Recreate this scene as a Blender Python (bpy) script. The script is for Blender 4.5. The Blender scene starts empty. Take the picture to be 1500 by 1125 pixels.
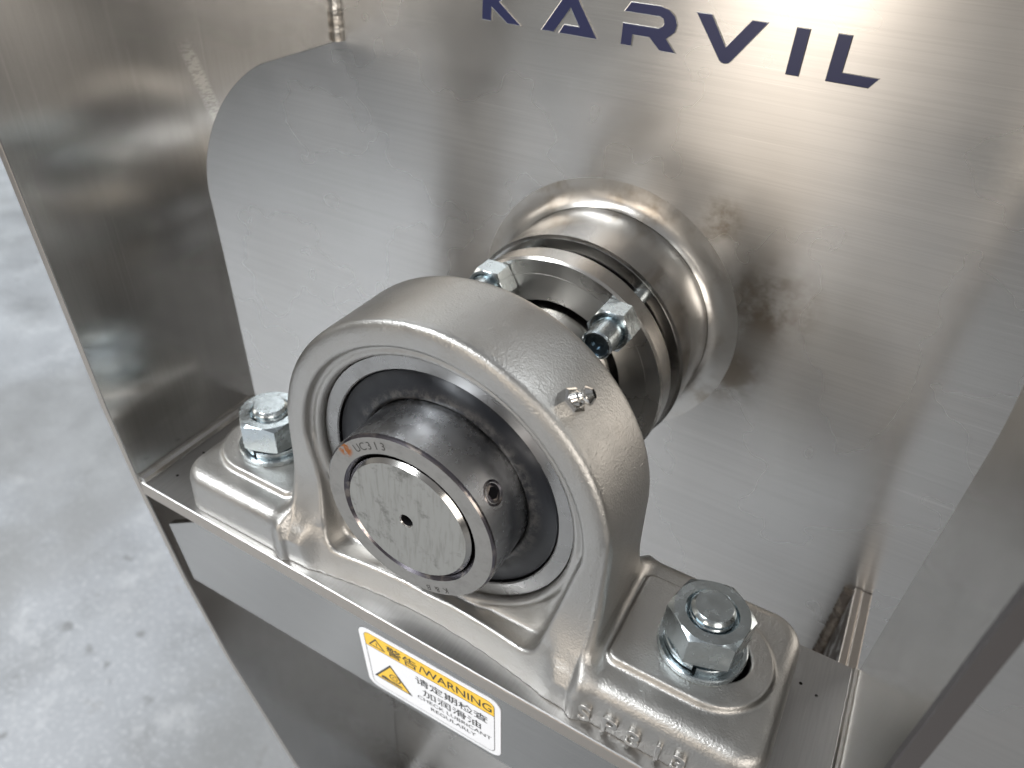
import bpy, bmesh, math, random
import numpy as np
from mathutils import Vector, Matrix

S = 0.001                      # everything below is written in millimetres
sc = bpy.context.scene
COL = sc.collection
random.seed(7)

# ------------------------------------------------------------------ camera
CAM = Vector((139.085, -224.318, 326.457))
cam_d = bpy.data.cameras.new("camera"); cam = bpy.data.objects.new("camera", cam_d)
COL.objects.link(cam); sc.camera = cam
CAMROT = ((0.8701916, -0.3292056, 0.3665927), (0.4902026, 0.5034359, -0.7115151), (0.0496788, 0.7988592, 0.5994631))
M = Matrix(CAMROT).to_4x4(); M.translation = CAM * S
cam.matrix_world = M
cam_d.sensor_width = 36.0; cam_d.sensor_fit = 'HORIZONTAL'
cam_d.lens = 26.0071
cam_d.clip_start = 0.01; cam_d.clip_end = 200.0
cam_d.dof.use_dof = True; cam_d.dof.focus_distance = 0.335; cam_d.dof.aperture_fstop = 8.5

# ------------------------------------------------------------------ world and lamps
world = bpy.data.worlds.new("World"); sc.world = world; world.use_nodes = True
wn = world.node_tree; wn.nodes.clear()
wo = wn.nodes.new("ShaderNodeOutputWorld"); wb = wn.nodes.new("ShaderNodeBackground")
wn.links.new(wb.outputs[0], wo.inputs[0])
wc = wn.nodes.new("ShaderNodeTexCoord"); ws = wn.nodes.new("ShaderNodeSeparateXYZ")
wr = wn.nodes.new("ShaderNodeValToRGB"); wm = wn.nodes.new("ShaderNodeMapRange")
wm.inputs[1].default_value = -1; wm.inputs[2].default_value = 1
wn.links.new(wc.outputs['Generated'], ws.inputs[0]); wn.links.new(ws.outputs[2], wm.inputs[0])
wn.links.new(wm.outputs[0], wr.inputs[0]); wn.links.new(wr.outputs[0], wb.inputs[0])
e = wr.color_ramp.elements
e[0].position = 0.30; e[0].color = (0.20, 0.18, 0.16, 1)
e[1].position = 1.0; e[1].color = (0.26, 0.265, 0.275, 1)
k = e.new(0.52); k.color = (0.35, 0.335, 0.31, 1)
k = e.new(0.66); k.color = (0.22, 0.21, 0.20, 1)
wb.inputs[1].default_value = 0.85

def area(name, loc, tgt, sx, sy, power, col, spread=180):
    d = bpy.data.lights.new(name, 'AREA'); d.shape = 'RECTANGLE'; d.size = sx; d.size_y = sy
    d.energy = power; d.color = col; d.spread = math.radians(spread)
    o = bpy.data.objects.new(name, d); COL.objects.link(o); o.location = loc
    o.rotation_euler = (Vector(tgt) - Vector(loc)).to_track_quat('-Z', 'Y').to_euler()
    return o
area("door_daylight", (-3.2, 1.9, 1.3), (0, 0, 0.1), 2.4, 3.6, 120, (0.88, 0.95, 1.0))
area("skylight_behind", (-1.7, -2.0, 2.7), (-1.0, -1.3, -0.8), 2.0, 0.9, 110, (0.95, 0.98, 1.0), 70)
area("high_window", (1.3, 1.9, 2.2), (0, 0, 0), 1.6, 0.6, 30, (0.93, 0.97, 1.0))
area("bay_opening", (-0.72, -4.6, 0.7), (-0.3, 0, 0.1), 1.0, 2.6, 36, (1.0, 0.88, 0.75))
area("warm_fill_right", (2.8, -2.0, 0.9), (0, 0, 0.1), 2.6, 1.8, 60, (1.0, 0.93, 0.85))  # unseen warm fill, added to lighten the left plate and tint right edges

sc.view_settings.view_transform = 'Standard'; sc.view_settings.look = 'None'
sc.view_settings.exposure = 0.26; sc.view_settings.gamma = 1.0
sc.render.engine = 'CYCLES'
sc.cycles.max_bounces = 10; sc.cycles.glossy_bounces = 8
sc.cycles.caustics_reflective = False; sc.cycles.caustics_refractive = False
sc.cycles.sample_clamp_indirect = 3.0; sc.cycles.blur_glossy = 0.4
sc.render.resolution_x = 1024; sc.render.resolution_y = 768

# ------------------------------------------------------------------ materials
class Mat:
    def __init__(s, name, base, rough, metal=1.0):
        s.m = bpy.data.materials.new(name); s.m.use_nodes = True
        s.t = s.m.node_tree; s.b = s.t.nodes["Principled BSDF"]
        s.b.inputs["Base Color"].default_value = (*base, 1)
        s.b.inputs["Roughness"].default_value = rough
        s.b.inputs["Metallic"].default_value = metal
        s.base = base; s.rough = rough; s.last_n = None; s._co = None
    def N(s, typ, **kw):
        n = s.t.nodes.new(typ)
        for k_, v in kw.items(): setattr(n, k_, v)
        return n
    def L(s, a, b): s.t.links.new(a, b)
    def co(s, scale=(1, 1, 1)):
        if s._co is None: s._co = s.N("ShaderNodeTexCoord")
        mp = s.N("ShaderNodeMapping"); mp.inputs["Scale"].default_value = scale
        s.L(s._co.outputs["Object"], mp.inputs[0]); return mp.outputs[0]
    def noise(s, scale, detail=3, rough=0.5, stretch=(1, 1, 1), dist=0.0):
        n = s.N("ShaderNodeTexNoise"); n.inputs["Scale"].default_value = scale
        n.inputs["Detail"].default_value = detail; n.inputs["Roughness"].default_value = rough
        n.inputs["Distortion"].default_value = dist
        s.L(s.co(stretch), n.inputs["Vector"]); return n.outputs["Fac"]
    def rng(s, f, a, b, c, d):
        n = s.N("ShaderNodeMapRange"); n.clamp = True; n.interpolation_type = 'SMOOTHSTEP'
        for i, v in enumerate((a, b, c, d)): n.inputs[i + 1].default_value = v
        s.L(f, n.inputs[0]); return n.outputs[0]
    def math(s, op, a, b):
        n = s.N("ShaderNodeMath", operation=op)
        for i, v in enumerate((a, b)):
            if isinstance(v, (int, float)): n.inputs[i].default_value = v
            else: s.L(v, n.inputs[i])
        return n.outputs[0]
    def bump(s, f, strength, dist):
        n = s.N("ShaderNodeBump"); n.inputs["Strength"].default_value = strength
        n.inputs["Distance"].default_value = dist
        s.L(f, n.inputs["Height"])
        if s.last_n is not None: s.L(s.last_n, n.inputs["Normal"])
        s.last_n = n.outputs[0]; s.L(n.outputs[0], s.b.inputs["Normal"])
    def set_rough(s, f): s.L(f, s.b.inputs["Roughness"])
    def mixcol(s, fac, col, prev=None):
        n = s.N("ShaderNodeMix", data_type='RGBA')
        s.L(fac, n.inputs["Factor"])
        if getattr(s, 'colout', None) is None: n.inputs[6].default_value = (*s.base, 1)
        else: s.L(s.colout, n.inputs[6])
        n.inputs[7].default_value = (*col, 1)
        s.colout = n.outputs[2]; s.L(s.colout, s.b.inputs["Base Color"])
    def aniso(s, amount, tangent):
        s.b.inputs["Anisotropic"].default_value = amount
        c = s.N("ShaderNodeCombineXYZ")
        for i in range(3): c.inputs[i].default_value = tangent[i]
        s.L(c.outputs[0], s.b.inputs["Tangent"])

def brushed(name, base, rough, stretch, tangent, an=0.6, wav=0.25, specks=False, grain=0.22):
    m = Mat(name, base, rough)
    fine = m.noise(1.0, 2, 0.5, stretch)
    blot = m.noise(14, 3, 0.5)
    r = m.rng(blot, 0.2, 0.85, rough - 0.04, rough + 0.06)
    m.set_rough(r)
    m.mixcol(m.rng(m.noise(18, 2, 0.5), 0.3, 0.85, 0, 0.3), tuple(c * 0.86 for c in base))
    m.mixcol(m.rng(fine, 0.36, 0.70, 0, grain), tuple(c * 0.66 for c in base))
    scr = m.noise(1.0, 1, 0.3, tuple(c * 0.6 + 1.3 for c in stretch))
    m.mixcol(m.rng(scr, 0.70, 0.76, 0, grain * 1.4), tuple(min(1, c * 1.35) for c in base))
    if specks:
        v = m.N("ShaderNodeTexVoronoi"); v.inputs["Scale"].default_value = 95
        m.L(m.co(), v.inputs["Vector"])
        sp = m.rng(v.outputs["Distance"], 0.07, 0.10, 1, 0)
        pick = m.rng(m.noise(60, 1), 0.56, 0.60, 0, 1)
        m.mixcol(m.math('MULTIPLY', sp, pick), (0.02, 0.018, 0.016))
    m.bump(m.noise(4.0, 0, 0.3), wav, 0.004)
    if an: m.aniso(an, tangent)
    return m

STEEL = (0.61, 0.60, 0.585)
wall_m = brushed("brushed_wall_steel", STEEL, 0.27, (9, 9, 1500), (0, 0, 1), 0.72, 0.05)
side_m = brushed("mill_finish_steel", (0.61, 0.603, 0.59), 0.18, (700, 700, 9), (0, 1, 0), 0.7, 0.13, grain=0.16)
shelf_m = brushed("shelf_steel", (0.44, 0.435, 0.43), 0.36, (900, 40, 900), (1, 0, 0), 0.3, 0.05, specks=True)
lip_m = brushed("front_plate_steel", (0.37, 0.363, 0.35), 0.22, (40, 900, 900), (0, 0, 1), 0.4, 0.05)
cut_m = Mat("cut_plate_edge", (0.42, 0.385, 0.35), 0.42)
cut_m.bump(cut_m.noise(500, 3), 0.3, 0.0004)
# ground and scorched places on the side plates
shaded_side_m = brushed("shaded_mill_steel", (0.40, 0.388, 0.37), 0.24, (700, 700, 9), (0, 1, 0), 0.4, 0.05, grain=0.16)  # same metal as the left plate, its darker reflection put into the colour
_sx = shaded_side_m.N("ShaderNodeSeparateXYZ"); shaded_side_m.L(shaded_side_m.co(), _sx.inputs[0])
_right = shaded_side_m.rng(_sx.outputs[0], 0.1, 0.11, 0, 1)
_scorch = shaded_side_m.math('MULTIPLY', shaded_side_m.rng(_sx.outputs[2], -0.062, -0.056, 1, 0), shaded_side_m.rng(_sx.outputs[1], 0.085, 0.110, 0, 1))
_scorch = shaded_side_m.math('MULTIPLY', shaded_side_m.math('MULTIPLY', _scorch, _right), shaded_side_m.rng(shaded_side_m.noise(55, 5, 0.7), 0.36, 0.52, 0.35, 1))
shaded_side_m.mixcol(_scorch, (0.055, 0.042, 0.032))
shaded_side_m.L(shaded_side_m.math('SUBTRACT', 1.0, _scorch), shaded_side_m.b.inputs["Metallic"])
_rl = shaded_side_m.b.inputs["Roughness"].links[0].from_socket
shaded_side_m.set_rough(shaded_side_m.math('ADD', _rl, shaded_side_m.math('MULTIPLY', _scorch, 0.55)))
burnt_m = Mat("burnt_weld", (0.075, 0.058, 0.045), 0.6, 0.3)
burnt_m.mixcol(burnt_m.rng(burnt_m.noise(160, 4, 0.6), 0.45, 0.65, 0, 0.8), (0.20, 0.165, 0.13))
burnt_m.bump(burnt_m.noise(300, 3), 0.6, 0.0015)
def band(m, c, u, half_u, half_v):
    """mask for a soft-edged strip lying along u through c (metres, object space)"""
    d = m.N("ShaderNodeVectorMath", operation='SUBTRACT'); m.L(m.co(), d.inputs[0]); d.inputs[1].default_value = c
    uu = Vector(u).normalized()
    a = m.N("ShaderNodeVectorMath", operation='DOT_PRODUCT'); m.L(d.outputs[0], a.inputs[0]); a.inputs[1].default_value = uu
    ln = m.N("ShaderNodeVectorMath", operation='LENGTH'); m.L(d.outputs[0], ln.inputs[0])
    au = m.math('ABSOLUTE', a.outputs['Value'], 0.0)
    perp = m.math('SQRT', m.math('MAXIMUM', m.math('SUBTRACT', m.math('POWER', ln.outputs['Value'], 2.0), m.math('POWER', au, 2.0)), 0.0), 0.0)
    return m.math('MULTIPLY', m.rng(au, half_u * .55, half_u, 1, 0), m.rng(perp, half_v * .45, half_v, 1, 0))
_g = side_m.math('MULTIPLY', band(side_m, (-0.201, 0.0555, 0.209), (0, 0.30, -0.95), 0.027, 0.0055), side_m.rng(side_m.noise(1.0, 2, 0.5, (700, 240, 900)), 0.40, 0.55, 0.2, 1))
side_m.mixcol(_g, (0.86, 0.85, 0.83))
for _c, _r in (((0.096, 0.165, 0.118), 0.040), ((0.085, 0.165, 0.070), 0.034), ((0.060, 0.165, 0.160), 0.020)):
    _dn = wall_m.N("ShaderNodeVectorMath", operation='DISTANCE'); wall_m.L(wall_m.co(), _dn.inputs[0]); _dn.inputs[1].default_value = _c
    _f = wall_m.math('MULTIPLY', wall_m.rng(_dn.outputs['Value'], _r * .15, _r, 0.9, 0), wall_m.rng(wall_m.noise(38, 5, 0.65), 0.38, 0.62, 0.1, 1))
    wall_m.mixcol(_f, (0.25, 0.21, 0.165))
weld_m = Mat("polished_weld", (0.60, 0.59, 0.57), 0.24)
weld_m.bump(weld_m.noise(45, 2, 0.5), 0.22, 0.002)
weld_m.mixcol(weld_m.rng(weld_m.noise(45, 4), 0.55, 0.75, 0, 0.6), (0.42, 0.36, 0.28))
tint2_m = Mat("brushed_weld", (0.60, 0.585, 0.56), 0.30)
tint2_m.mixcol(tint2_m.rng(tint2_m.noise(30, 5, 0.65), 0.46, 0.70, 0, 0.75), (0.30, 0.25, 0.19))
tint2_m.bump(tint2_m.noise(80, 3, 0.5), 0.18, 0.0016)
tint_m = Mat("heat_tinted_weld", (0.52, 0.505, 0.48), 0.34)
tint_m.mixcol(tint_m.rng(tint_m.noise(70, 4), 0.45, 0.7, 0, 0.8), (0.27, 0.215, 0.155))
tint_m.bump(tint_m.noise(260, 3), 0.6, 0.0012)

cast_m = Mat("blasted_cast_stainless", (0.425, 0.417, 0.402), 0.33)
cast_m.set_rough(cast_m.math('ADD', cast_m.rng(cast_m.noise(16, 4, 0.6), 0.3, 0.7, 0.36, 0.46), cast_m.rng(cast_m.noise(120, 2), 0.3, 0.7, -0.03, 0.03)))
cast_m.mixcol(cast_m.rng(cast_m.noise(28, 6, 0.7, (1, 1.6, 0.7)), 0.52, 0.8, 0, 0.45), (0.335, 0.312, 0.285))
cast_m.bump(cast_m.noise(90, 3, 0.6), 0.04, 0.003)
cast_m.bump(cast_m.noise(900, 2, 0.6), 0.40, 0.0006)
pit = cast_m.noise(330, 1, 0.4)
cast_m.bump(cast_m.rng(pit, 0.74, 0.84, 0, 1), 0.35, 0.0005)

zinc_m = Mat("zinc_plated_steel", (0.52, 0.575, 0.60), 0.20)
zinc_m.set_rough(zinc_m.rng(zinc_m.noise(180, 3), 0.3, 0.7, 0.14, 0.30))
zinc_m.mixcol(zinc_m.rng(zinc_m.noise(240, 4, 0.7), 0.55, 0.75, 0, 0.45), (0.40, 0.43, 0.44))
zinc_m.bump(zinc_m.noise(400, 3), 0.12, 0.0005)
ring_m = Mat("ground_bearing_steel", (0.56, 0.575, 0.60), 0.15)
ring_m.set_rough(ring_m.rng(ring_m.noise(90, 4, 0.6), 0.3, 0.75, 0.20, 0.32))
ring_m.mixcol(ring_m.rng(ring_m.noise(75, 5, 0.7), 0.58, 0.78, 0, 0.55), (0.20, 0.18, 0.17))
ring_m.aniso(0.85, (0, 1, 0))
ringface_m = Mat("ground_ring_face", (0.31, 0.295, 0.275), 0.30)
ringface_m.mixcol(ringface_m.rng(ringface_m.noise(130, 5, 0.7), 0.45, 0.7, 0, 0.5), (0.21, 0.20, 0.185))
ringface_m.bump(ringface_m.noise(700, 2), 0.05, 0.0004)
_ro = ringface_m.N("ShaderNodeVectorMath", operation='DISTANCE'); ringface_m.L(ringface_m.co(), _ro.inputs[0])
_ro.inputs[1].default_value = (-0.0318, -0.0463, 0.1089)
ringface_m.mixcol(ringface_m.math('MULTIPLY', ringface_m.rng(_ro.outputs['Value'], 0.0024, 0.0052, 1, 0), ringface_m.rng(ringface_m.noise(420, 4), 0.36, 0.50, 0, 1)), (0.34, 0.115, 0.03))
race_m = Mat("ground_race_face", (0.32, 0.315, 0.31), 0.28)
race_m.mixcol(race_m.rng(race_m.noise(90, 5, 0.7), 0.45, 0.7, 0, 0.5), (0.24, 0.235, 0.225))
race_m.set_rough(race_m.rng(race_m.noise(60, 3), 0.3, 0.7, 0.24, 0.34))
edge_m = Mat("dark_chamfer", (0.16, 0.15, 0.17), 0.22)
edge_m.mixcol(edge_m.rng(edge_m.noise(160, 3), 0.5, 0.62, 0, 0.8), (0.42, 0.38, 0.35))
shaft_m = Mat("turned_shaft_face", (0.36, 0.35, 0.325), 0.32)
shaft_m.bump(shaft_m.noise(1.0, 3, 0.6, (1500, 60, 190)), 0.12, 0.0003)
shaft_m.mixcol(shaft_m.rng(shaft_m.noise(1.0, 4, 0.6, (520, 60, 60)), 0.45, 0.70, 0, 0.55), (0.25, 0.243, 0.22))
shaft_m.mixcol(shaft_m.rng(shaft_m.noise(75, 5, 0.7), 0.54, 0.70, 0, 0.75), (0.13, 0.125, 0.11))
shaftside_m = Mat("turned_shaft", (0.58, 0.57, 0.55), 0.16)
rubber_m = Mat("black_rubber_seal", (0.012, 0.013, 0.016), 0.34, 0.0)
rubber_m.set_rough(rubber_m.rng(rubber_m.noise(120, 4), 0.35, 0.7, 0.30, 0.46)); rubber_m.b.inputs['Specular IOR Level'].default_value = 0.28
rubber_m.mixcol(rubber_m.rng(rubber_m.noise(500, 4, 0.7), 0.62, 0.75, 0, 0.25), (0.10, 0.10, 0.10))
_o = rubber_m.N("ShaderNodeVectorMath", operation='MULTIPLY_ADD'); rubber_m.L(rubber_m.co(), _o.inputs[0])
_o.inputs[1].default_value = (1, 0, 1); _o.inputs[2].default_value = (0, 0, -0.0825)
_ln = rubber_m.N("ShaderNodeVectorMath", operation='LENGTH'); rubber_m.L(_o.outputs[0], _ln.inputs[0])
rubber_m.mixcol(rubber_m.math('MULTIPLY', rubber_m.rng(_ln.outputs['Value'], 0.0455, 0.053, 0.7, 0), rubber_m.rng(rubber_m.noise(260, 5, 0.75), 0.42, 0.62, 0.05, 1)), (0.10, 0.095, 0.09))
rust = ring_m.math('MULTIPLY', ring_m.rng(ring_m.noise(60, 5, 0.7), 0.50, 0.66, 0, 1), 0.5)
_rx = ring_m.N("ShaderNodeSeparateXYZ"); ring_m.L(ring_m.co(), _rx.inputs[0])
ring_m.mixcol(ring_m.math('MULTIPLY', rust, ring_m.rng(_rx.outputs[2], 0.085, 0.060, 0, 1)), (0.30, 0.13, 0.05))
ring_m.mixcol(ring_m.math('MULTIPLY', ring_m.rng(_rx.outputs[1], -0.026, -0.018, 0, 0.5), ring_m.rng(ring_m.noise(330, 4, 0.7), 0.42, 0.6, 0, 1)), (0.06, 0.058, 0.055))
black_m = Mat("black_recess", (0.006, 0.006, 0.007), 0.8, 0.0); black_m.b.inputs["Specular IOR Level"].default_value = 0.1
oil_m = Mat("dark_socket_steel", (0.13, 0.17, 0.20), 0.2, 0.9)
flange_m = Mat("turned_flange_steel", (0.66, 0.645, 0.62), 0.28)
flange_m.set_rough(flange_m.rng(flange_m.noise(40, 3), 0.3, 0.7, 0.24, 0.36))
flange_m.mixcol(flange_m.rng(flange_m.noise(35, 5, 0.6), 0.5, 0.75, 0, 0.5), (0.50, 0.49, 0.47))
rim_m = Mat("polished_rim_steel", (0.62, 0.60, 0.57), 0.2)
rim_m.bump(rim_m.noise(1.0, 2, 0.5, (50, 1500, 50)), 0.10, 0.0002)
tube_m = Mat("polished_tube_steel", (0.62, 0.612, 0.60), 0.17)
tube_m.set_rough(tube_m.rng(tube_m.noise(35, 4), 0.3, 0.7, 0.12, 0.25))
tube_m.bump(tube_m.noise(30, 2), 0.10, 0.002)
navy_m = Mat("navy_letter_film", (0.030, 0.036, 0.105), 0.30, 0.15)
navy_m.bump(navy_m.noise(1.0, 2, 0.5, (60, 60, 2200)), 0.12, 0.0002)
letter_edge_m = Mat("letter_edge_steel", (0.72, 0.71, 0.69), 0.25)
film_m = Mat("sticker_white", (0.80, 0.81, 0.84), 0.34, 0.0)
yellow_m = Mat("sticker_yellow", (0.86, 0.53, 0.025), 0.36, 0.0)
ink_m = Mat("sticker_black_ink", (0.018, 0.018, 0.018), 0.4, 0.0)
etch_m = Mat("etched_mark", (0.05, 0.045, 0.04), 0.5, 0.3)

conc = Mat("concrete_floor", (0.128, 0.132, 0.139), 0.55, 0.0)
conc.set_rough(conc.rng(conc.noise(6, 5, 0.6), 0.3, 0.7, 0.46, 0.66))
conc.mixcol(conc.rng(conc.noise(3.2, 7, 0.65), 0.40, 0.66, 0, 0.9), (0.078, 0.080, 0.083))
conc.mixcol(conc.rng(conc.noise(9, 6, 0.7), 0.55, 0.72, 0, 0.6), (0.21, 0.213, 0.217))
_v = conc.N("ShaderNodeTexVoronoi"); _v.inputs["Scale"].default_value = 19; _v.inputs["Randomness"].default_value = 1
_wv = conc.N("ShaderNodeVectorMath", operation='ADD'); conc.L(conc.co(), _wv.inputs[0])
_nz = conc.N("ShaderNodeTexNoise"); _nz.inputs["Scale"].default_value = 30; conc.L(conc.co(), _nz.inputs["Vector"])
_sc = conc.N("ShaderNodeVectorMath", operation='SCALE'); _sc.inputs[3].default_value = 0.05
conc.L(_nz.outputs["Color"], _sc.inputs[0]); conc.L(_sc.outputs[0], _wv.inputs[1]); conc.L(_wv.outputs[0], _v.inputs["Vector"])
conc.mixcol(conc.math('MULTIPLY', conc.rng(_v.outputs["Distance"], 0.06, 0.26, 1, 0), conc.rng(conc.noise(11, 2), 0.46, 0.54, 0, 0.9)), (0.066, 0.066, 0.067))
conc.mixcol(conc.rng(conc.noise(26, 4, 0.75), 0.64, 0.72, 0, 0.8), (0.10, 0.098, 0.095))
conc.mixcol(conc.rng(conc.noise(120, 4, 0.7), 0.5, 0.7, 0, 0.35), (0.30, 0.305, 0.31))
conc.mixcol(conc.rng(conc.noise(1.7, 4, 0.6), 0.48, 0.62, 0, 0.6), (0.085, 0.084, 0.082))
conc.bump(conc.noise(40, 5), 0.2, 0.004)

# ------------------------------------------------------------------ mesh helpers (mm in, metres out)
def link(name, mesh, mats, parent=None):
    o = bpy.data.objects.new(name, mesh); COL.objects.link(o)
    for m in (mats if isinstance(mats, (list, tuple)) else [mats]): mesh.materials.append(m.m)
    if parent is not None: o.parent = parent
    return o
def finish(bm, name, mats, parent=None, smooth=32.0, scale=True):
    bmesh.ops.recalc_face_normals(bm, faces=bm.faces)
    if smooth is not None:
        a = math.radians(smooth)
        for f in bm.faces: f.smooth = True
        for ed in bm.edges:
            if len(ed.link_faces) != 2 or ed.calc_face_angle(0) > a: ed.smooth = False
    if scale: bmesh.ops.scale(bm, vec=(S, S, S), verts=bm.verts)
    me = bpy.data.meshes.new(name); bm.to_mesh(me); bm.free()
    return link(name, me, mats, parent)
def thing(name, label, cat, loc=(0, 0, 0), group=None):
    o = bpy.data.objects.new(name, None); COL.objects.link(o)
    o.empty_display_size = 0.02; o.location = Vector(loc) * S
    o["label"] = label; o["category"] = cat
    if group: o["group"] = group
    return o
def lathe(bm, prof, c=(0, 0, 0), axis='y', seg=128, mats=None, closed=True):
    """revolve (r, h) profile points round an axis through c"""
    rings = []
    for r, h in prof:
        ring = []
        for i in range(seg):
            a = 2 * math.pi * i / seg
            u, v = r * math.cos(a), r * math.sin(a)
            p = (c[0] + u, c[1] + h, c[2] + v) if axis == 'y' else (c[0] + u, c[1] + v, c[2] + h)
            ring.append(bm.verts.new(p))
        rings.append(ring)
    n = len(prof)
    for j in range(n if closed else n - 1):
        a, b = rings[j], rings[(j + 1) % n]
        for i in range(seg):
            f = bm.faces.new((a[i], a[(i + 1) % seg], b[(i + 1) % seg], b[i]))
            if mats: f.material_index = mats[j]
    return rings
def disc(bm, r, h, c, axis='y', seg=96, mi=0):
    vs = []
    for i in range(seg):
        a = 2 * math.pi * i / seg
        u, v = r * math.cos(a), r * math.sin(a)
        vs.append(bm.verts.new((c[0] + u, c[1] + h, c[2] + v) if axis == 'y' else (c[0] + u, c[1] + v, c[2] + h)))
    f = bm.faces.new(vs); f.material_index = mi
def prism(bm, poly, axis, a, b, bev=0.0):
    """extrude a 2D outline: axis 'x' takes (y,z) points, 'y' takes (x,z), 'z' takes (x,y)"""
    def P(p, t): return {'x': (t, p[0], p[1]), 'y': (p[0], t, p[1]), 'z': (p[0], p[1], t)}[axis]
    A = [bm.verts.new(P(p, a)) for p in poly]; B = [bm.verts.new(P(p, b)) for p in poly]
    fs = [bm.faces.new(A), bm.faces.new(B[::-1])]
    n = len(poly)
    for i in range(n): fs.append(bm.faces.new((A[i], A[(i + 1) % n], B[(i + 1) % n], B[i])))
    if bev:
        bmesh.ops.recalc_face_normals(bm, faces=bm.faces)
        eds = [ed for ed in bm.edges if len(ed.link_faces) == 2 and ed.calc_face_angle(0) > 0.6]
        bmesh.ops.bevel(bm, geom=eds, offset=bev, segments=2, profile=0.5, affect='EDGES')
def rrect(x0, y0, x1, y1, r, n=8):
    out = []
    for cx, cy, a0 in ((x1 - r, y1 - r, 0), (x0 + r, y1 - r, 90), (x0 + r, y0 + r, 180), (x1 - r, y0 + r, 270)):
        for i in range(n + 1):
            a = math.radians(a0 + 90 * i / n); out.append((cx + r * math.cos(a), cy + r * math.sin(a)))
    return out
def tube_along(bm, pts, rad, seg=10, wob=0.0):
    """an uneven bead following a poly-line"""
    pts = [Vector(p) for p in pts]; rings = []
    for i, p in enumerate(pts):
        t = (pts[min(i + 1, len(pts) - 1)] - pts[max(i - 1, 0)]).normalized()
        u = t.orthogonal().normalized(); v = t.cross(u)
        r = rad * (1 + wob * random.uniform(-1, 1))
        rings.append([bm.verts.new(p + r * (math.cos(2 * math.pi * k / seg) * u + math.sin(2 * math.pi * k / seg) * v)) for k in range(seg)])
    for a, b in zip(rings, rings[1:]):
        for k in range(seg): bm.faces.new((a[k], a[(k + 1) % seg], b[(k + 1) % seg], b[k]))
    bm.faces.new(rings[0]); bm.faces.new(rings[-1][::-1])
def text_mesh(body, size, extrude=0.0, bevel=0.0, align='LEFT', spacing=1.0, offset=0.0):
    cu = bpy.data.curves.new("lettering", 'FONT'); cu.body = body; cu.size = size
    cu.extrude = extrude; cu.bevel_depth = bevel; cu.bevel_resolution = 2; cu.align_x = align
    cu.space_character = spacing; cu.offset = offset; cu.resolution_u = 4
    ob = bpy.data.objects.new("lettering", cu); COL.objects.link(ob)
    dg = bpy.context.evaluated_depsgraph_get()
    me = bpy.data.meshes.new_from_object(ob.evaluated_get(dg))
    bpy.data.objects.remove(ob); bpy.data.curves.remove(cu)
    return me

# ------------------------------------------------------------------ floor
bm = bmesh.new()
FZ = -800
bmesh.ops.create_grid(bm, x_segments=1, y_segments=1, size=9000)
bmesh.ops.translate(bm, verts=bm.verts, vec=(0, 0, FZ))
fl = finish(bm, "floor", conc, smooth=None); fl["kind"] = "structure"

# ------------------------------------------------------------------ machine frame (welded sheet steel)
WALL = 165.0; PX = 201.0; PT = 5.0
frame = thing("machine_frame", "welded stainless steel machine end with shelf, side plates and navy lettering", "machine", (0, 0, FZ))
frame_parts = []
def part(bm, name, mats, parent=None, **kw):
    o = finish(bm, name, mats, None, **kw)
    if parent is None: frame_parts.append(o)
    else: o.parent = parent
    return o
# end wall
bm = bmesh.new(); prism(bm, [(-460, -770), (460, -770), (460, 345), (-460, 345)], 'y', WALL, WALL + 6, 0.8)
wall = part(bm, "end_wall", wall_m, smooth=12)
# side plates with the rounded cut-out
def arc(cx, cz, r, a0, a1, n=14):
    return [(cx + r * math.cos(math.radians(a0 + (a1 - a0) * i / n)), cz + r * math.sin(math.radians(a0 + (a1 - a0) * i / n))) for i in range(n + 1)]
prof = [(-57, 345), (-55, 215), (-50.5, 60), (-47, 0), (-38.5, -100), (-25, -215), (8, -440), (52, -700), (60, -770), (WALL - .3, -770), (WALL - .3, -60)]
prof += [(112, -60)] + arc(94, -16, 44, 270, 180, 12) + [(49.3, 30), (48.0, 90), (46.4, 145)] + arc(106, 152, 60, 180, 97, 16) + [(WALL - .3, 213), (WALL - .3, 345)]
plates = []
for s in (-1, 1):
    bm = bmesh.new(); prism(bm, prof, 'x', s * PX, s * (PX + PT), 0.7)
    for f in bm.faces:
        if abs(f.normal.x) < 0.5: f.material_index = 1
    plates.append(part(bm, "side_plate", [side_m if s < 0 else shaded_side_m, cut_m], smooth=12))
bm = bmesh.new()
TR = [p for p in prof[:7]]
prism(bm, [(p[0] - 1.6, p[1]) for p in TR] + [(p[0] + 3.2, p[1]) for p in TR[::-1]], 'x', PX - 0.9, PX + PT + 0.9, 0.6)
edge_strip_m = Mat("dark_edge_strip", (0.055, 0.050, 0.050), 0.5, 0.0)  # thin dark strip along the right plate's front edge
part(bm, "edge_strip", edge_strip_m, plates[1], smooth=12)
bm = bmesh.new(); prism(bm, [(98, -150), (WALL - .4, -150), (WALL - .4, -60.6), (98, -60.6)], 'x', PX + PT + .1, PX + PT + 6, 0.6)
part(bm, "stiffener_bar", cut_m, smooth=12)
# shelf
bm = bmesh.new(); prism(bm, [(-PX + .2, -46.6), (PX - .2, -51.6), (PX - .2, 51), (-PX + .2, 50)], 'z', -10, 0, 0.9)
for f in bm.faces:
    if abs(f.normal.z) < 0.5: f.material_index = 1
shelf = part(bm, "shelf", [shelf_m, cut_m], smooth=12)
# front plate under the shelf, leaning back a little, its left upper corner cut off
bm = bmesh.new()
LEAN = 0.08
prism(bm, [(-PX + 10, -34), (-PX + 42, -12), (-PX + 42, -10.3), (PX - .3, -10.3), (PX - .3, -93), (-PX + 10, -93)], 'y', 0, 5, 0.7)
for v in bm.verts: v.co.y += -46 - LEAN * v.co.z
front = part(bm, "front_plate", lip_m, smooth=12)
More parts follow.
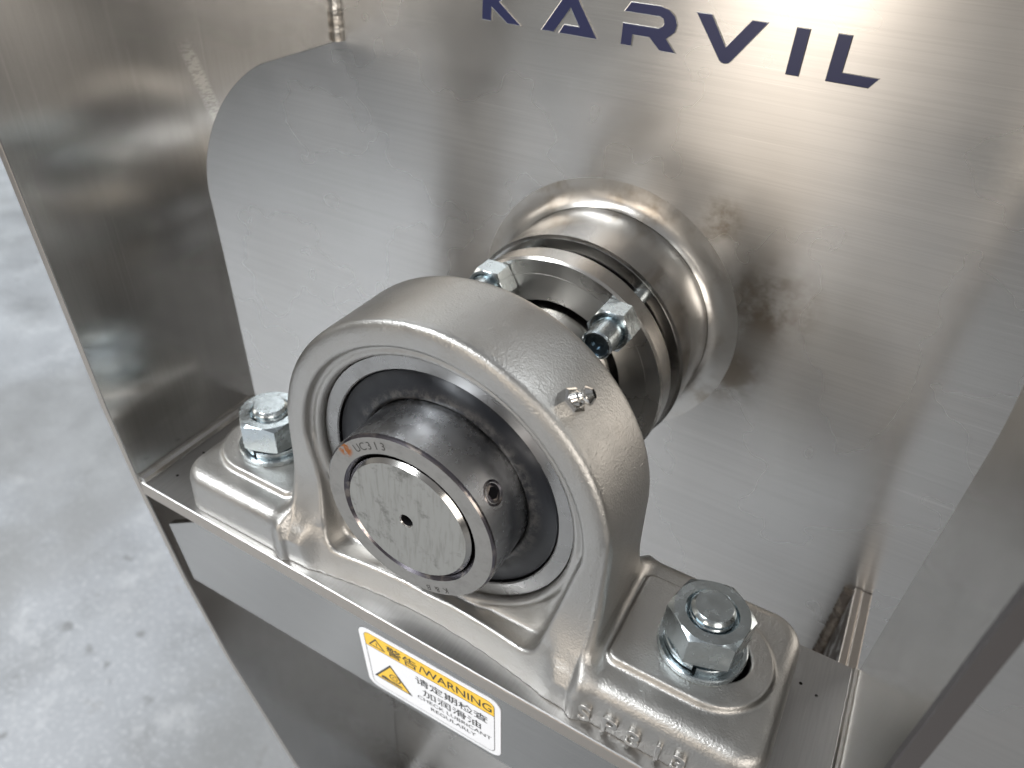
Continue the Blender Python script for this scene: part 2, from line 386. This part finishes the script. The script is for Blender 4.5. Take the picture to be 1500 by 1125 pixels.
# weld beads
def bead(pts, rad, mat, parent, n=60, wob=0.10):
    P = []
    for a, b in zip(pts, pts[1:]):
        a, b = Vector(a), Vector(b); m = max(2, int(n * (b - a).length / 120))
        P += [a.lerp(b, i / m) + Vector([random.uniform(-.08, .08) for _ in range(3)]) for i in range(m)]
    P.append(Vector(pts[-1]))
    bm = bmesh.new(); tube_along(bm, P, rad, 10, wob)
    return part(bm, "weld_bead", mat, parent)
for s, pl in zip((-1, 1), plates):
    bead([(s * (PX - .8), -45.5 if s < 0 else -50, 0.4), (s * (PX - .8), 49.5, 0.4)], 4.0 if s < 0 else 2.2, weld_m if s < 0 else tint2_m, None, n=30, wob=.03)
    bead([(s * (PX - .5), WALL - .8, 214), (s * (PX - .5), WALL - .8, 344)], 4.2, tint_m, None, n=24, wob=.03)
    bead([(s * (PX - .5), WALL - .8, -64), (s * (PX - .5), WALL - .8, -300)], 5.5, burnt_m, None)
# tube with its weld fillet
AX = (0, 0, 82.5)
bm = bmesh.new(); lathe(bm, [(69, 117), (70, 115.4), (70, 154), (70, WALL - .5), (61, WALL - .5), (61, 115.4), (62, 114.6), (68, 114.6)], AX, seg=160)
stuff_tube = part(bm, "shaft_tube", tube_m, smooth=12)
pr = []
for i in range(11):
    a = math.radians(90 * i / 10); pr.append((70.2 + 16.0 * (i / 10) ** 1.5, WALL + .03 - 5.0 * math.exp(-16.0 * (i / 10) ** 1.5 / 4.2)))
bm = bmesh.new(); lathe(bm, pr + [(86.2, WALL + .3), (70.2, WALL + .3)], AX, seg=160)
for v in bm.verts:
    a = math.atan2(v.co.z - 82.5, v.co.x); r = math.hypot(v.co.x, v.co.z - 82.5)
    if WALL - 4.5 < v.co.y < WALL - 1: v.co.y += .12 * math.sin(a * 9) + .10 * math.sin(a * 17 + 1)
part(bm, "weld_fillet", tint2_m, smooth=60)

# lettering on the wall
GLY = {
 "K": [[(-94.4, 240.4), (-88.0, 240.4), (-88.0, 247.2), (-78.0, 240.4), (-68.7, 240.4), (-83.0, 250.8), (-70.5, 260.3), (-79.5, 260.3), (-88.0, 253.6), (-88.0, 260.3), (-94.4, 260.3)]],
 "A": [[(-57.3, 240.3), (-44.4, 259.0), (-42.6, 260.4), (-39.2, 260.4), (-37.2, 259.2), (-23.3, 240.3), (-46.7, 240.3), (-43.6, 245.2), (-35.1, 245.2), (-40.4, 252.9), (-49.2, 240.3)]],
 "R": [[(-11.0, 255.6), (-7.6, 260.6), (8.5, 260.6), (13, 259.5), (16.5, 256.9), (18.2, 253.4), (17.6, 249.6), (13.8, 246.2), (19.8, 240.0), (10.8, 240.0), (4.5, 245.4), (-4.3, 245.4), (-4.3, 240.0), (-10.7, 240.0), (-10.7, 250.6), (8.6, 250.6), (10.4, 251.6), (10.9, 253.1), (10.3, 254.8), (8.6, 255.6)]],
 "V": [[(26.2, 260.4), (34.4, 260.4), (43.9, 247.4), (53.6, 260.4), (61.8, 260.4), (48.0, 241.0), (46.8, 239.8), (45.0, 239.3), (43.2, 239.5), (41.8, 240.5)]],
 "I": [[(74.4, 260.3), (80.9, 260.3), (80.9, 239.4), (74.4, 239.4)]],
 "L": [[(92.9, 260.3), (99.5, 260.3), (99.5, 244.6), (116.1, 244.6), (112.3, 239.5), (92.9, 239.5)]],
}
for ch, polys in GLY.items():
    bm = bmesh.new()
    for pl in polys: prism(bm, pl, 'y', WALL - 0.7, WALL + 0.02)
    bmesh.ops.recalc_face_normals(bm, faces=bm.faces)
    eds = [ed for ed in bm.edges if all(abs(v.co.y - (WALL - .7)) < 1e-4 for v in ed.verts)]
    bmesh.ops.bevel(bm, geom=eds, offset=0.35, segments=2, profile=0.5, affect='EDGES')
    bm.normal_update()
    for f in bm.faces: f.material_index = 0 if f.normal.y < -0.97 else 1
    part(bm, "raised_letter", [navy_m, letter_edge_m], wall, smooth=12)

# attach the frame parts to the frame's base
bpy.context.view_layer.update()
for o in frame_parts:
    o.parent = frame; o.matrix_parent_inverse = frame.matrix_world.inverted()

# ------------------------------------------------------------------ pillow block housing from a distance field
H = 82.5
def smin(a, b, k):
    h = np.clip(0.5 + 0.5 * (b - a) / k, 0, 1); return b + (a - b) * h - k * h * (1 - h)
def smax(a, b, k): return -smin(-a, -b, k)
def housing(x, y, z):
    ax = np.abs(x); ay = np.abs(y); zz = z - H
    r = np.sqrt(x * x + zz * zz)
    # arch that runs down into straight legs
    arch = np.where(zz > 0, r - 87.4, ax - 87.4 - 1.8 * np.clip(-zz / 60, 0, 1))
    t = np.clip((64 - z) / 48, 0, 1); t = t * t
    hw = np.where(y < 0, 28.5 + 15.8 * t, 22.5 + 21.8 * t)
    body = smax(arch, (ay - hw) * 0.97, 6.0)
    scoop = (-36 + 0.27 * np.minimum(z, 28) - x * x / 640.0 - np.maximum(np.abs(x) - 64, 0) ** 2 / 30.0)   # waisted front and back
    body = smax(body, (ay + scoop) * 0.95, 5.0)
    # feet
    xl = np.where(x > 0, 172.5, 167.0)
    dx = ax - (xl - 16 - 0.05 * z); dy = ay - (43.6 - 16 - 0.02 * z)
    plan = np.sqrt(np.maximum(dx, 0) ** 2 + np.maximum(dy, 0) ** 2) + np.minimum(np.maximum(dx, dy), 0) - 16
    foot = smax(plan, z - 27.2, 9.0)
    foot = smax(foot, 85.0 - ax, 3.0)
    core = smax(smax(smax(ax - 90.0, z - 24.0, 5.0), (ay + scoop) * 0.95, 5.0), ay - 43.9, 3.0)
    # raised bolt pads with a round outer end
    pxc = np.where(x > 0, 135.5, 134.0)
    py = ay - 23.5
    padl = np.sqrt(np.maximum(98.5 - ax, 0) ** 2 + np.maximum(py, 0) ** 2) + np.minimum(np.maximum(98.5 - ax, py), 0) - 4
    pad = np.where(ax > pxc, np.sqrt((ax - pxc) ** 2 + y * y) - 27.5, padl)
    pad = smax(pad, z - 30.8, 1.8)
    foot = smin(foot, pad, 2.6)
    d = smin(smin(body, foot, 9.0), core, 4.0)
    env = np.minimum(hw + 0.3, 44.25) + np.maximum(ax - 84.0, 0) * 1.6
    d = smax(d, (ay - env) * 0.7, 3.0)
    d = smax(d, (ay + scoop - 0.3) * 0.95, 3.0)
    # slotted bolt holes
    sx = np.maximum(np.abs(ax - 133.5) - 6.0, 0)
    d = smax(d, -(np.sqrt(sx * sx + y * y) - 12.8), 1.2)
    # front and rear pocket around the bearing
    side = np.where(zz > 0, r - 74.8, ax - 74.8 - 0.20 * np.minimum(zz, 0))
    floor_z = 12.2 + 0.26 * np.maximum(ay - 21, 0)
    pk = smax(smax(side, floor_z - z, 9.0), 21.5 + y, 5.0)
    d = smax(d, -pk, 2.2)
    # raised lip round the seat
    lip = smax(np.abs(r - 70.8) - 1.7, np.maximum(-y - 23.6, y - 18.0), 2.4)
    d = smin(d, lip, 2.5)
    # bore
    d = smax(d, -(r - 68.6), 0.8)
    return np.maximum(d, 0.05 - z)

def surface_nets(f, lo, hi, h):
    n = [int(math.ceil((b - a) / h)) + 1 for a, b in zip(lo, hi)]
    ax_ = [np.arange(m, dtype=np.float32) * h + a for m, a in zip(n, lo)]
    V = np.empty(n, np.float32)
    for i0 in range(0, n[0], 48):
        X, Y, Z = np.meshgrid(ax_[0][i0:i0 + 48], ax_[1], ax_[2], indexing='ij')
        V[i0:i0 + 48] = f(X, Y, Z)
    sgn = V < 0
    cnt = np.zeros([m - 1 for m in n], np.int8)
    for o in np.ndindex(2, 2, 2): cnt += sgn[o[0]:n[0] - 1 + o[0], o[1]:n[1] - 1 + o[1], o[2]:n[2] - 1 + o[2]]
    mask = (cnt > 0) & (cnt < 8)
    idx = np.argwhere(mask); vid = np.full(mask.shape, -1, np.int32); vid[mask] = np.arange(len(idx))
    acc = np.zeros((len(idx), 3)); num = np.zeros(len(idx))
    C8 = [np.array(o) for o in np.ndindex(2, 2, 2)]
    for a in C8:
        for ax in range(3):
            if a[ax]: continue
            b = a.copy(); b[ax] = 1
            ia, ib = idx + a, idx + b
            va, vb = V[tuple(ia.T)], V[tuple(ib.T)]
            c = (va < 0) != (vb < 0); t = np.where(c, va / np.where(c, va - vb, 1), 0)
            acc += np.where(c[:, None], ia + t[:, None] * (ib - ia), 0); num += c
    P = acc / num[:, None] * h + np.array(lo)
    quads = []
    for ax in range(3):
        u, w = (ax + 1) % 3, (ax + 2) % 3
        sl0 = [slice(1, m - 1) for m in n]; sl1 = [slice(1, m - 1) for m in n]
        sl0[ax] = slice(0, n[ax] - 1); sl1[ax] = slice(1, n[ax])
        s0, s1 = sgn[tuple(sl0)], sgn[tuple(sl1)]
        ed = np.argwhere(s0 != s1); fl_ = s0[tuple(ed.T)]
        base = ed.copy(); 
        for k_ in (u, w): base[:, k_] += 1
        def cell(du, dw):
            c = base.copy(); c[:, u] += du; c[:, w] += dw; return vid[tuple(c.T)]
        q = np.stack([cell(-1, -1), cell(0, -1), cell(0, 0), cell(-1, 0)], 1)
        q[~fl_] = q[~fl_][:, ::-1]
        quads.append(q)
    Q = np.concatenate(quads)
    for _ in range(2):                                   # slide onto the true surface
        e_ = 0.05; f0 = f(*P.T)
        g = np.stack([f(*(P + np.eye(3)[i] * e_).T) - f0 for i in range(3)], 1) / e_
        g2 = (g * g).sum(1); st = np.clip(f0 / np.maximum(g2, .2), -.5, .5)
        P = P - g * st[:, None]
    return P, Q

block = thing("pillow_block", "cast stainless pillow block bearing bolted to the shelf, shaft end showing", "bearing")
P, Q = surface_nets(housing, (-172, -49, -1.5), (172, 49, 174), 1.0)
me = bpy.data.meshes.new("housing"); me.from_pydata((P * S).tolist(), [], Q.tolist()); me.update()
for p_ in me.polygons: p_.use_smooth = True
hous = link("housing", me, cast_m, block)

# cast-on letters on the front of the right foot
def upright(me, x, y, z):      # text lying in XY -> standing, facing -Y
    me.transform(Matrix.Translation((x * S, y * S, z * S)) @ Matrix.Rotation(math.radians(90), 4, 'X') @ Matrix.Scale(S, 4))
for ch, x in zip("SP313", (90.0, 101.8, 113.6, 125.0, 134.6)):
    me = text_mesh(ch, 15.5, 1.5, 0.4, offset=0.0)
    upright(me, x, -43.7, 3.2)
    for p_ in me.polygons: p_.use_smooth = True
    link("cast_letter", me, cast_m, hous)

# bearing
bm = bmesh.new(); lathe(bm, [(68.5, -18.8), (67.8, -19.8), (61.0, -19.8), (60.4, -19.2), (60.4, 19), (68.5, 19)], AX, seg=160)
finish(bm, "outer_race", race_m, block, smooth=12)
bm = bmesh.new(); lathe(bm, [(60.2, -17.2), (59.4, -18.0), (58.2, -17.2), (52, -17.6), (48.5, -18.4), (46.8, -19.0), (45.2, -18.4), (44.6, -17), (44.6, -12), (60.2, -12)], AX, seg=160)
finish(bm, "rubber_seal", rubber_m, block, smooth=50)
RF = -46.3
bm = bmesh.new()
lathe(bm, [(44.4, -14), (44.4, RF + 1.6), (44.1, RF + .7), (43.3, RF), (35.0, RF), (33.4, RF + 1.8), (33.4, -14)], AX, seg=192, mats=[0, 2, 2, 1, 2, 2, 0])
ring = finish(bm, "inner_ring", [ring_m, ringface_m, edge_m], block, smooth=12)
# set screw in the ring: a dark rim, a cup and a hexagon socket
a = math.radians(36.0); n_ = Vector((math.cos(a), 0, math.sin(a))); c_ = Vector((0, -34.8, 82.5)) + n_ * 44.4
def on_normal(bm, c, n):
    q = Vector((0, 0, 1)).rotation_difference(n).to_matrix().to_4x4(); q.translation = c
    bmesh.ops.transform(bm, matrix=q, verts=bm.verts)
bm = bmesh.new(); lathe(bm, [(5.6, -1.2), (5.6, 0.05), (5.1, 0.30), (4.6, 0.05), (4.6, -1.2)], axis='z', seg=40)
on_normal(bm, c_, n_); finish(bm, "threaded_hole", edge_m, ring)
bm = bmesh.new(); lathe(bm, [(4.6, -.9), (4.4, -0.25), (3.9, 0.06), (2.6, 0.06)], axis='z', seg=36, closed=False, mats=[0, 0, 0])
hexv = [bm.verts.new((2.9 * math.cos(math.radians(60 * i)), 2.9 * math.sin(math.radians(60 * i)), 0.14)) for i in range(6)]
f = bm.faces.new(hexv); f.material_index = 1
on_normal(bm, c_, n_); finish(bm, "set_screw", [edge_m, black_m], ring)
# stamped marks on the ring face
def arc_text(txt, size, r, a_start, a_step, name):
    for i, ch in enumerate(txt):
        me = text_mesh(ch, size, 0.0, 0.0, 'CENTER')
        th_ = math.radians(a_start - i * a_step)
        me.transform(Matrix.Translation((0, RF * S - 0.00006, H * S)) @ Matrix.Rotation(math.radians(90), 4, 'X') @ Matrix.Rotation(th_ - math.pi / 2, 4, 'Z') @ Matrix.Translation((0, r * S, 0)) @ Matrix.Scale(S, 4))
        link(name, me, etch_m, ring)
arc_text("UC313", 5.6, 37.2, 129.5, 5.9, "stamped_mark")
arc_text("K&B", 4.6, 39.2, -60.5, 7.2, "stamped_mark")
# grease nipple
a = math.radians(50.5); n_ = Vector((math.cos(a), 0, math.sin(a))); c_ = Vector((0, -14.5, 82.5)) + n_ * 87.6
nip = bpy.data.objects.new("grease_nipple", None)
bm = bmesh.new()
def hexring(bm, af, z0, z1, ch):
    pts = []
    R_ = af / 2 / math.cos(math.pi / 6)
    lo = [bm.verts.new((R_ * math.cos(math.radians(60 * i)), R_ * math.sin(math.radians(60 * i)), z0)) for i in range(6)]
    hi = [bm.verts.new((R_ * math.cos(math.radians(60 * i)), R_ * math.sin(math.radians(60 * i)), z1 - ch)) for i in range(6)]
    tp = [bm.verts.new(((R_ - ch * 1.6) * math.cos(math.radians(60 * i)), (R_ - ch * 1.6) * math.sin(math.radians(60 * i)), z1)) for i in range(6)]
    for A, B in ((lo, hi), (hi, tp)):
        for i in range(6): bm.faces.new((A[i], A[(i + 1) % 6], B[(i + 1) % 6], B[i]))
    bm.faces.new(tp); bm.faces.new(lo[::-1])
hexring(bm, 10.0, -0.5, 5.2, 0.7)
on_normal(bm, c_, n_)
nipm = Mat("bright_nipple_steel", (0.70, 0.69, 0.67), 0.14)
nip = finish(bm, "grease_nipple", nipm, block, smooth=25)
bm = bmesh.new()
lathe(bm, [(0.01, -1.0), (3.4, -0.8), (3.4, 1.6), (2.7, 2.5), (2.7, 3.2), (3.9, 4.6), (4.0, 5.6), (2.0, 7.8), (1.7, 7.4), (0.01, 7.2)], axis='z', seg=28, closed=False, mats=[0] * 7 + [1, 1])
n2 = (n_ + Vector((0.45, 0.45, -0.1))).normalized()
on_normal(bm, c_ + n_ * 4.6, n2); finish(bm, "nipple_head", [nipm, black_m], nip, smooth=35)

# ------------------------------------------------------------------ shaft
shaft = thing("drive_shaft", "round turned steel shaft end inside the bearing ring, small centre hole", "shaft")
SF = RF - 0.9
bm = bmesh.new()
lathe(bm, [(3.6, SF + .02), (30.8, SF), (32.5, SF + 1.9), (32.5, 170)], AX, seg=160, closed=False, mats=[0, 1, 1])
finish(bm, "shaft_body", [shaft_m, shaftside_m], shaft, smooth=12)
bm = bmesh.new(); lathe(bm, [(3.6, SF + .02), (3.1, SF + .5), (2.6, SF + 7), (0.02, SF + 8)], AX, seg=40, closed=False, mats=[0, 1, 1])
finish(bm, "centre_hole", [rim_m, black_m], shaft)
bm = bmesh.new(); lathe(bm, [(32.7, 35), (39.0, 35), (39.6, 35.6), (39.6, 112), (32.7, 112)], AX, seg=128)
finish(bm, "shaft_sleeve", shaftside_m, shaft, smooth=12)

# ------------------------------------------------------------------ anchor bolts with nut and washers
def nut_mesh(bm, af, h, bore, z0, seg=96):
    rc = af / 2 * 0.985
    def rh(a):
        m = (a % (math.pi / 3)) - math.pi / 6; return af / 2 / math.cos(m)
    rings = []
    for kind in range(7):
        ring_ = []
        for i in range(seg):
            a = 2 * math.pi * i / seg; R_ = rh(a)
            cut = max(0, R_ - rc) * 0.58
            r, z = [(bore, z0), (rc * .97, z0), (R_, z0 + 0.2 + cut * .6), (R_, z0 + h - cut - .1), (rc, z0 + h), (bore + 1.7, z0 + h), (bore, z0 + h - 1.7)][kind]
            ring_.append(bm.verts.new((r * math.cos(a), r * math.sin(a), z)))
        rings.append(ring_)
    for j in range(7):
        A, B = rings[j], rings[(j + 1) % 7]
        for i in range(seg): bm.faces.new((A[i], A[(i + 1) % seg], B[(i + 1) % seg], B[i]))
BX = 129.6
def anchor(x, rot, label):
    t = thing("anchor_bolt", label, "bolt", (x, 0, 30.8), "bolts holding down the bearing feet")
    t.rotation_euler[2] = math.radians(rot)
    bm = bmesh.new(); lathe(bm, [(11.2, 0), (20.2, 0), (20.6, .5), (20.6, 2.9), (20.0, 3.4), (11.2, 3.4)], axis='z', seg=72); finish(bm, "flat_washer", zinc_m, t, smooth=18)
    bm = bmesh.new()                                        # split spring washer
    n = 70; rr = []
    for i in range(n + 1):
        a = math.radians(-100) + math.radians(354) * i / n; dz = 0.9 * i / n
        rr.append([bm.verts.new((r * math.cos(a), r * math.sin(a), z + dz)) for r, z in ((11.3, 3.4), (17.6, 3.4), (18.0, 3.8), (18.0, 6.6), (17.6, 7.0), (11.3, 7.0))])
    for A, B in zip(rr, rr[1:]):
        for k_ in range(6): bm.faces.new((A[k_], A[(k_ + 1) % 6], B[(k_ + 1) % 6], B[k_]))
    bm.faces.new(rr[0]); bm.faces.new(rr[-1][::-1]); finish(bm, "spring_washer", zinc_m, t)
    bm = bmesh.new(); nut_mesh(bm, 34.0, 17.6, 10.2, 7.7); finish(bm, "hex_nut", zinc_m, t, smooth=24)
    bm = bmesh.new(); pr = [(0.02, -20), (10.0, -20), (10.0, 28.0)]
    z = 25.6
    lathe(bm, [(10.0, -20), (10.0, 24.4), (9.4, 25.1), (10.0, 25.8), (9.9, 27.2), (9.4, 28.2), (8.3, 29.2)], axis='z', seg=56, closed=False)
    disc(bm, 8.3, 29.2, (0, 0, 0), 'z', 56); disc(bm, 10.0, -20, (0, 0, 0), 'z', 56)
    bmesh.ops.remove_doubles(bm, verts=bm.verts, dist=1e-4)
    finish(bm, "threaded_stud", zinc_m, t, smooth=22)
    return t
anchor(-BX, 19, "zinc plated hex nut and stud on the far foot, half hidden by the bearing arch")
anchor(BX, 17, "zinc plated hex nut and stud on the near foot beside the cast letters")

# ------------------------------------------------------------------ gland flange behind the bearing
gl = thing("gland_flange", "round turned steel flange on the shaft between bearing and wall tube", "flange")
bm = bmesh.new()
lathe(bm, [(42.0, 91), (43.0, 90), (57.8, 90), (58.0, 90.35), (58.4, 90.35), (58.6, 90), (66.0, 90), (67.2, 91.2), (67.2, 103.3), (66.2, 104.3), (42.0, 104.3)], AX, seg=192, mats=[0] * 6 + [1, 1, 1, 0, 0])
finish(bm, "flange_ring", [flange_m, rim_m], gl, smooth=12)
bm = bmesh.new(); lathe(bm, [(42.5, 104.3), (56, 104.3), (56, 150), (42.5, 150)], AX, seg=128); finish(bm, "gland_sleeve", flange_m, gl)
def gland_bolt(ang, label):
    a = math.radians(ang); c = Vector((58.0 * math.cos(a), 90, 82.5 + 58.0 * math.sin(a)))
    t = thing("gland_bolt", label, "bolt", c, "bolts through the gland flange")
    t.rotation_euler = (math.radians(90), 0, 0)             # local +Z points out of the flange face
    bm = bmesh.new(); nut_mesh(bm, 21.5, 13.5, 7.4, 0.05, 72); finish(bm, "hex_nut", zinc_m, t, smooth=24)
    bm = bmesh.new()
    lathe(bm, [(7.6, 12.0), (8.0, 12.3), (8.0, 28.0), (7.2, 29.2), (6.5, 29.2), (6.1, 28.6), (6.1, 26.6), (3.6, 26.4), (3.3, 24), (0.02, 24)], axis='z', seg=48, closed=False, mats=[0, 0, 0, 0, 0, 1, 1, 1, 1])
    finish(bm, "socket_head", [zinc_m, oil_m], t, smooth=20)
    bm = bmesh.new(); lathe(bm, [(5.2, -32), (5.2, 0)], axis='z', seg=32, closed=False); finish(bm, "bolt_shank", zinc_m, t)
gland_bolt(51.0, "zinc socket bolt with hex nut on the flange, beside the bearing arch, hollow end showing")
gland_bolt(127.5, "zinc bolt with hex nut on the flange, half hidden behind the bearing arch top")

# ------------------------------------------------------------------ warning sticker on the front plate
st = thing("warning_sticker", "white and yellow warning sticker with black writing on the front plate", "sticker", (0, -46, 0))
st.rotation_euler = (math.radians(90) + math.atan(LEAN) * 1.0, 0, 0)
x0, x1, y1, y0 = -39.5, 51.2, -24.5, -88.0
def flat(poly, z, name, m, parent=st, th=0.06):
    bm = bmesh.new(); prism(bm, poly, 'z', z - th, z); return finish(bm, name, m, parent, smooth=None)
back = flat(rrect(x0, y0, x1, y1, 7), 0.30, "backing", film_m, th=.28)
def frame_line(x0, y0, x1, y1, r, w, z, name, m, parent):
    A, B = rrect(x0, y0, x1, y1, r), rrect(x0 + w, y0 + w, x1 - w, y1 - w, r - w)
    bm = bmesh.new(); va = [bm.verts.new((*p, z)) for p in A]; vb = [bm.verts.new((*p, z)) for p in B]
    for i in range(len(A)): j = (i + 1) % len(A); bm.faces.new((va[i], va[j], vb[j], vb[i]))
    return finish(bm, name, m, parent, smooth=None)
bx0, bx1, by1, by0 = x0 + 3.4, x1 - 3.6, y1 - 3.2, y0 + 3.4
band_y = by1 - 13.8
band = [(bx0, band_y), (bx1, band_y)] + [p for p in rrect(bx0, by0, bx1, by1, 4.5) if p[1] > by1 - 4.6]
flat(band, 0.36, "yellow_band", yellow_m)
frame_line(bx0, by0, bx1, by1, 4.5, 0.35, 0.42, "border_line", ink_m, st)
flat([(bx0, band_y - .2), (bx1, band_y - .2), (bx1, band_y + .2), (bx0, band_y + .2)], 0.41, "band_line", ink_m)
def ink_text(txt, size, x, y, width=None, off=0.0, z=0.44, align='LEFT', parent=st):
    me = text_mesh(txt, size, 0, 0, align, 1.0, off)
    if width:
        xs = [v.co.x for v in me.vertices]; w = max(xs) - min(xs)
        me.transform(Matrix.Diagonal((width / w, 1, 1, 1)))
        xs = [v.co.x for v in me.vertices]
        me.transform(Matrix.Translation((-min(xs), 0, 0)))
    me.transform(Matrix.Scale(S, 4) @ Matrix.Translation((x, y, z)))
    return link("printed_text", me, ink_m, parent)
def tri(cx, cy, w, h, z, name, m, sc_=1.0):
    p = [(cx - w / 2, cy - h / 2), (cx + w / 2, cy - h / 2), (cx, cy + h / 2)]
    gx, gy = cx, cy - h / 6
    return flat([(gx + (a - gx) * sc_, gy + (b - gy) * sc_) for a, b in p], z, name, m, th=0.03)
tri(bx0 + 8.2, by1 - 7.0, 11.5, 9.4, 0.41, "hazard_triangle", ink_m)
tri(bx0 + 8.2, by1 - 7.0, 11.5, 9.4, 0.45, "hazard_triangle", yellow_m, 0.70)
ink_text("!", 6.6, bx0 + 7.5, by1 - 10.9, z=.50)
ink_text("警告", 10.2, bx0 + 15.0, by1 - 11.3, 20.5, 0.08)
ink_text("/WARNING", 10.5, bx0 + 36.5, by1 - 11.0, 45.5, 0.06)
tri(bx0 + 15.5, by0 + 21.5, 27, 23.0, 0.38, "hazard_triangle", ink_m)
tri(bx0 + 15.5, by0 + 21.5, 27, 23.0, 0.42, "hazard_triangle", yellow_m, 0.84)
# crushed-hand pictogram: a roller and a hand drawn as ink shapes
circ = [(bx0 + 17.5 + 4.0 * math.cos(2 * math.pi * i / 28), by0 + 19.2 + 4.0 * math.sin(2 * math.pi * i / 28)) for i in range(28)]
bm = bmesh.new(); lathe(bm, [(4.0, .48), (3.2, .48)], (bx0 + 17.6, by0 + 19.4, 0), 'z', 32, closed=False); finish(bm, "pictogram", ink_m, st, smooth=None)
bm = bmesh.new(); lathe(bm, [(1.9, .48), (1.3, .48)], (bx0 + 17.6, by0 + 19.4, 0), 'z', 24, closed=False); finish(bm, "pictogram", ink_m, st, smooth=None)
flat([(bx0 + 7.0, by0 + 12.4), (bx0 + 21.5, by0 + 12.4), (bx0 + 22.6, by0 + 13.4), (bx0 + 21.5, by0 + 14.3), (bx0 + 14.0, by0 + 14.2), (bx0 + 10.5, by0 + 16.0), (bx0 + 7.8, by0 + 15.0)], 0.48, "pictogram", ink_m)
ink_text("请定期检查", 8.6, bx0 + 33.0, by0 + 31.2, 46.5, 0.03)
ink_text("加润滑油", 8.6, bx0 + 37.0, by0 + 20.2, 38.0, 0.03)
ink_text("CHECK LUBRICANT", 5.4, bx0 + 33.0, by0 + 13.2, 48.5)
ink_text("REGULARLY", 5.4, bx0 + 41.5, by0 + 6.4, 30.0)
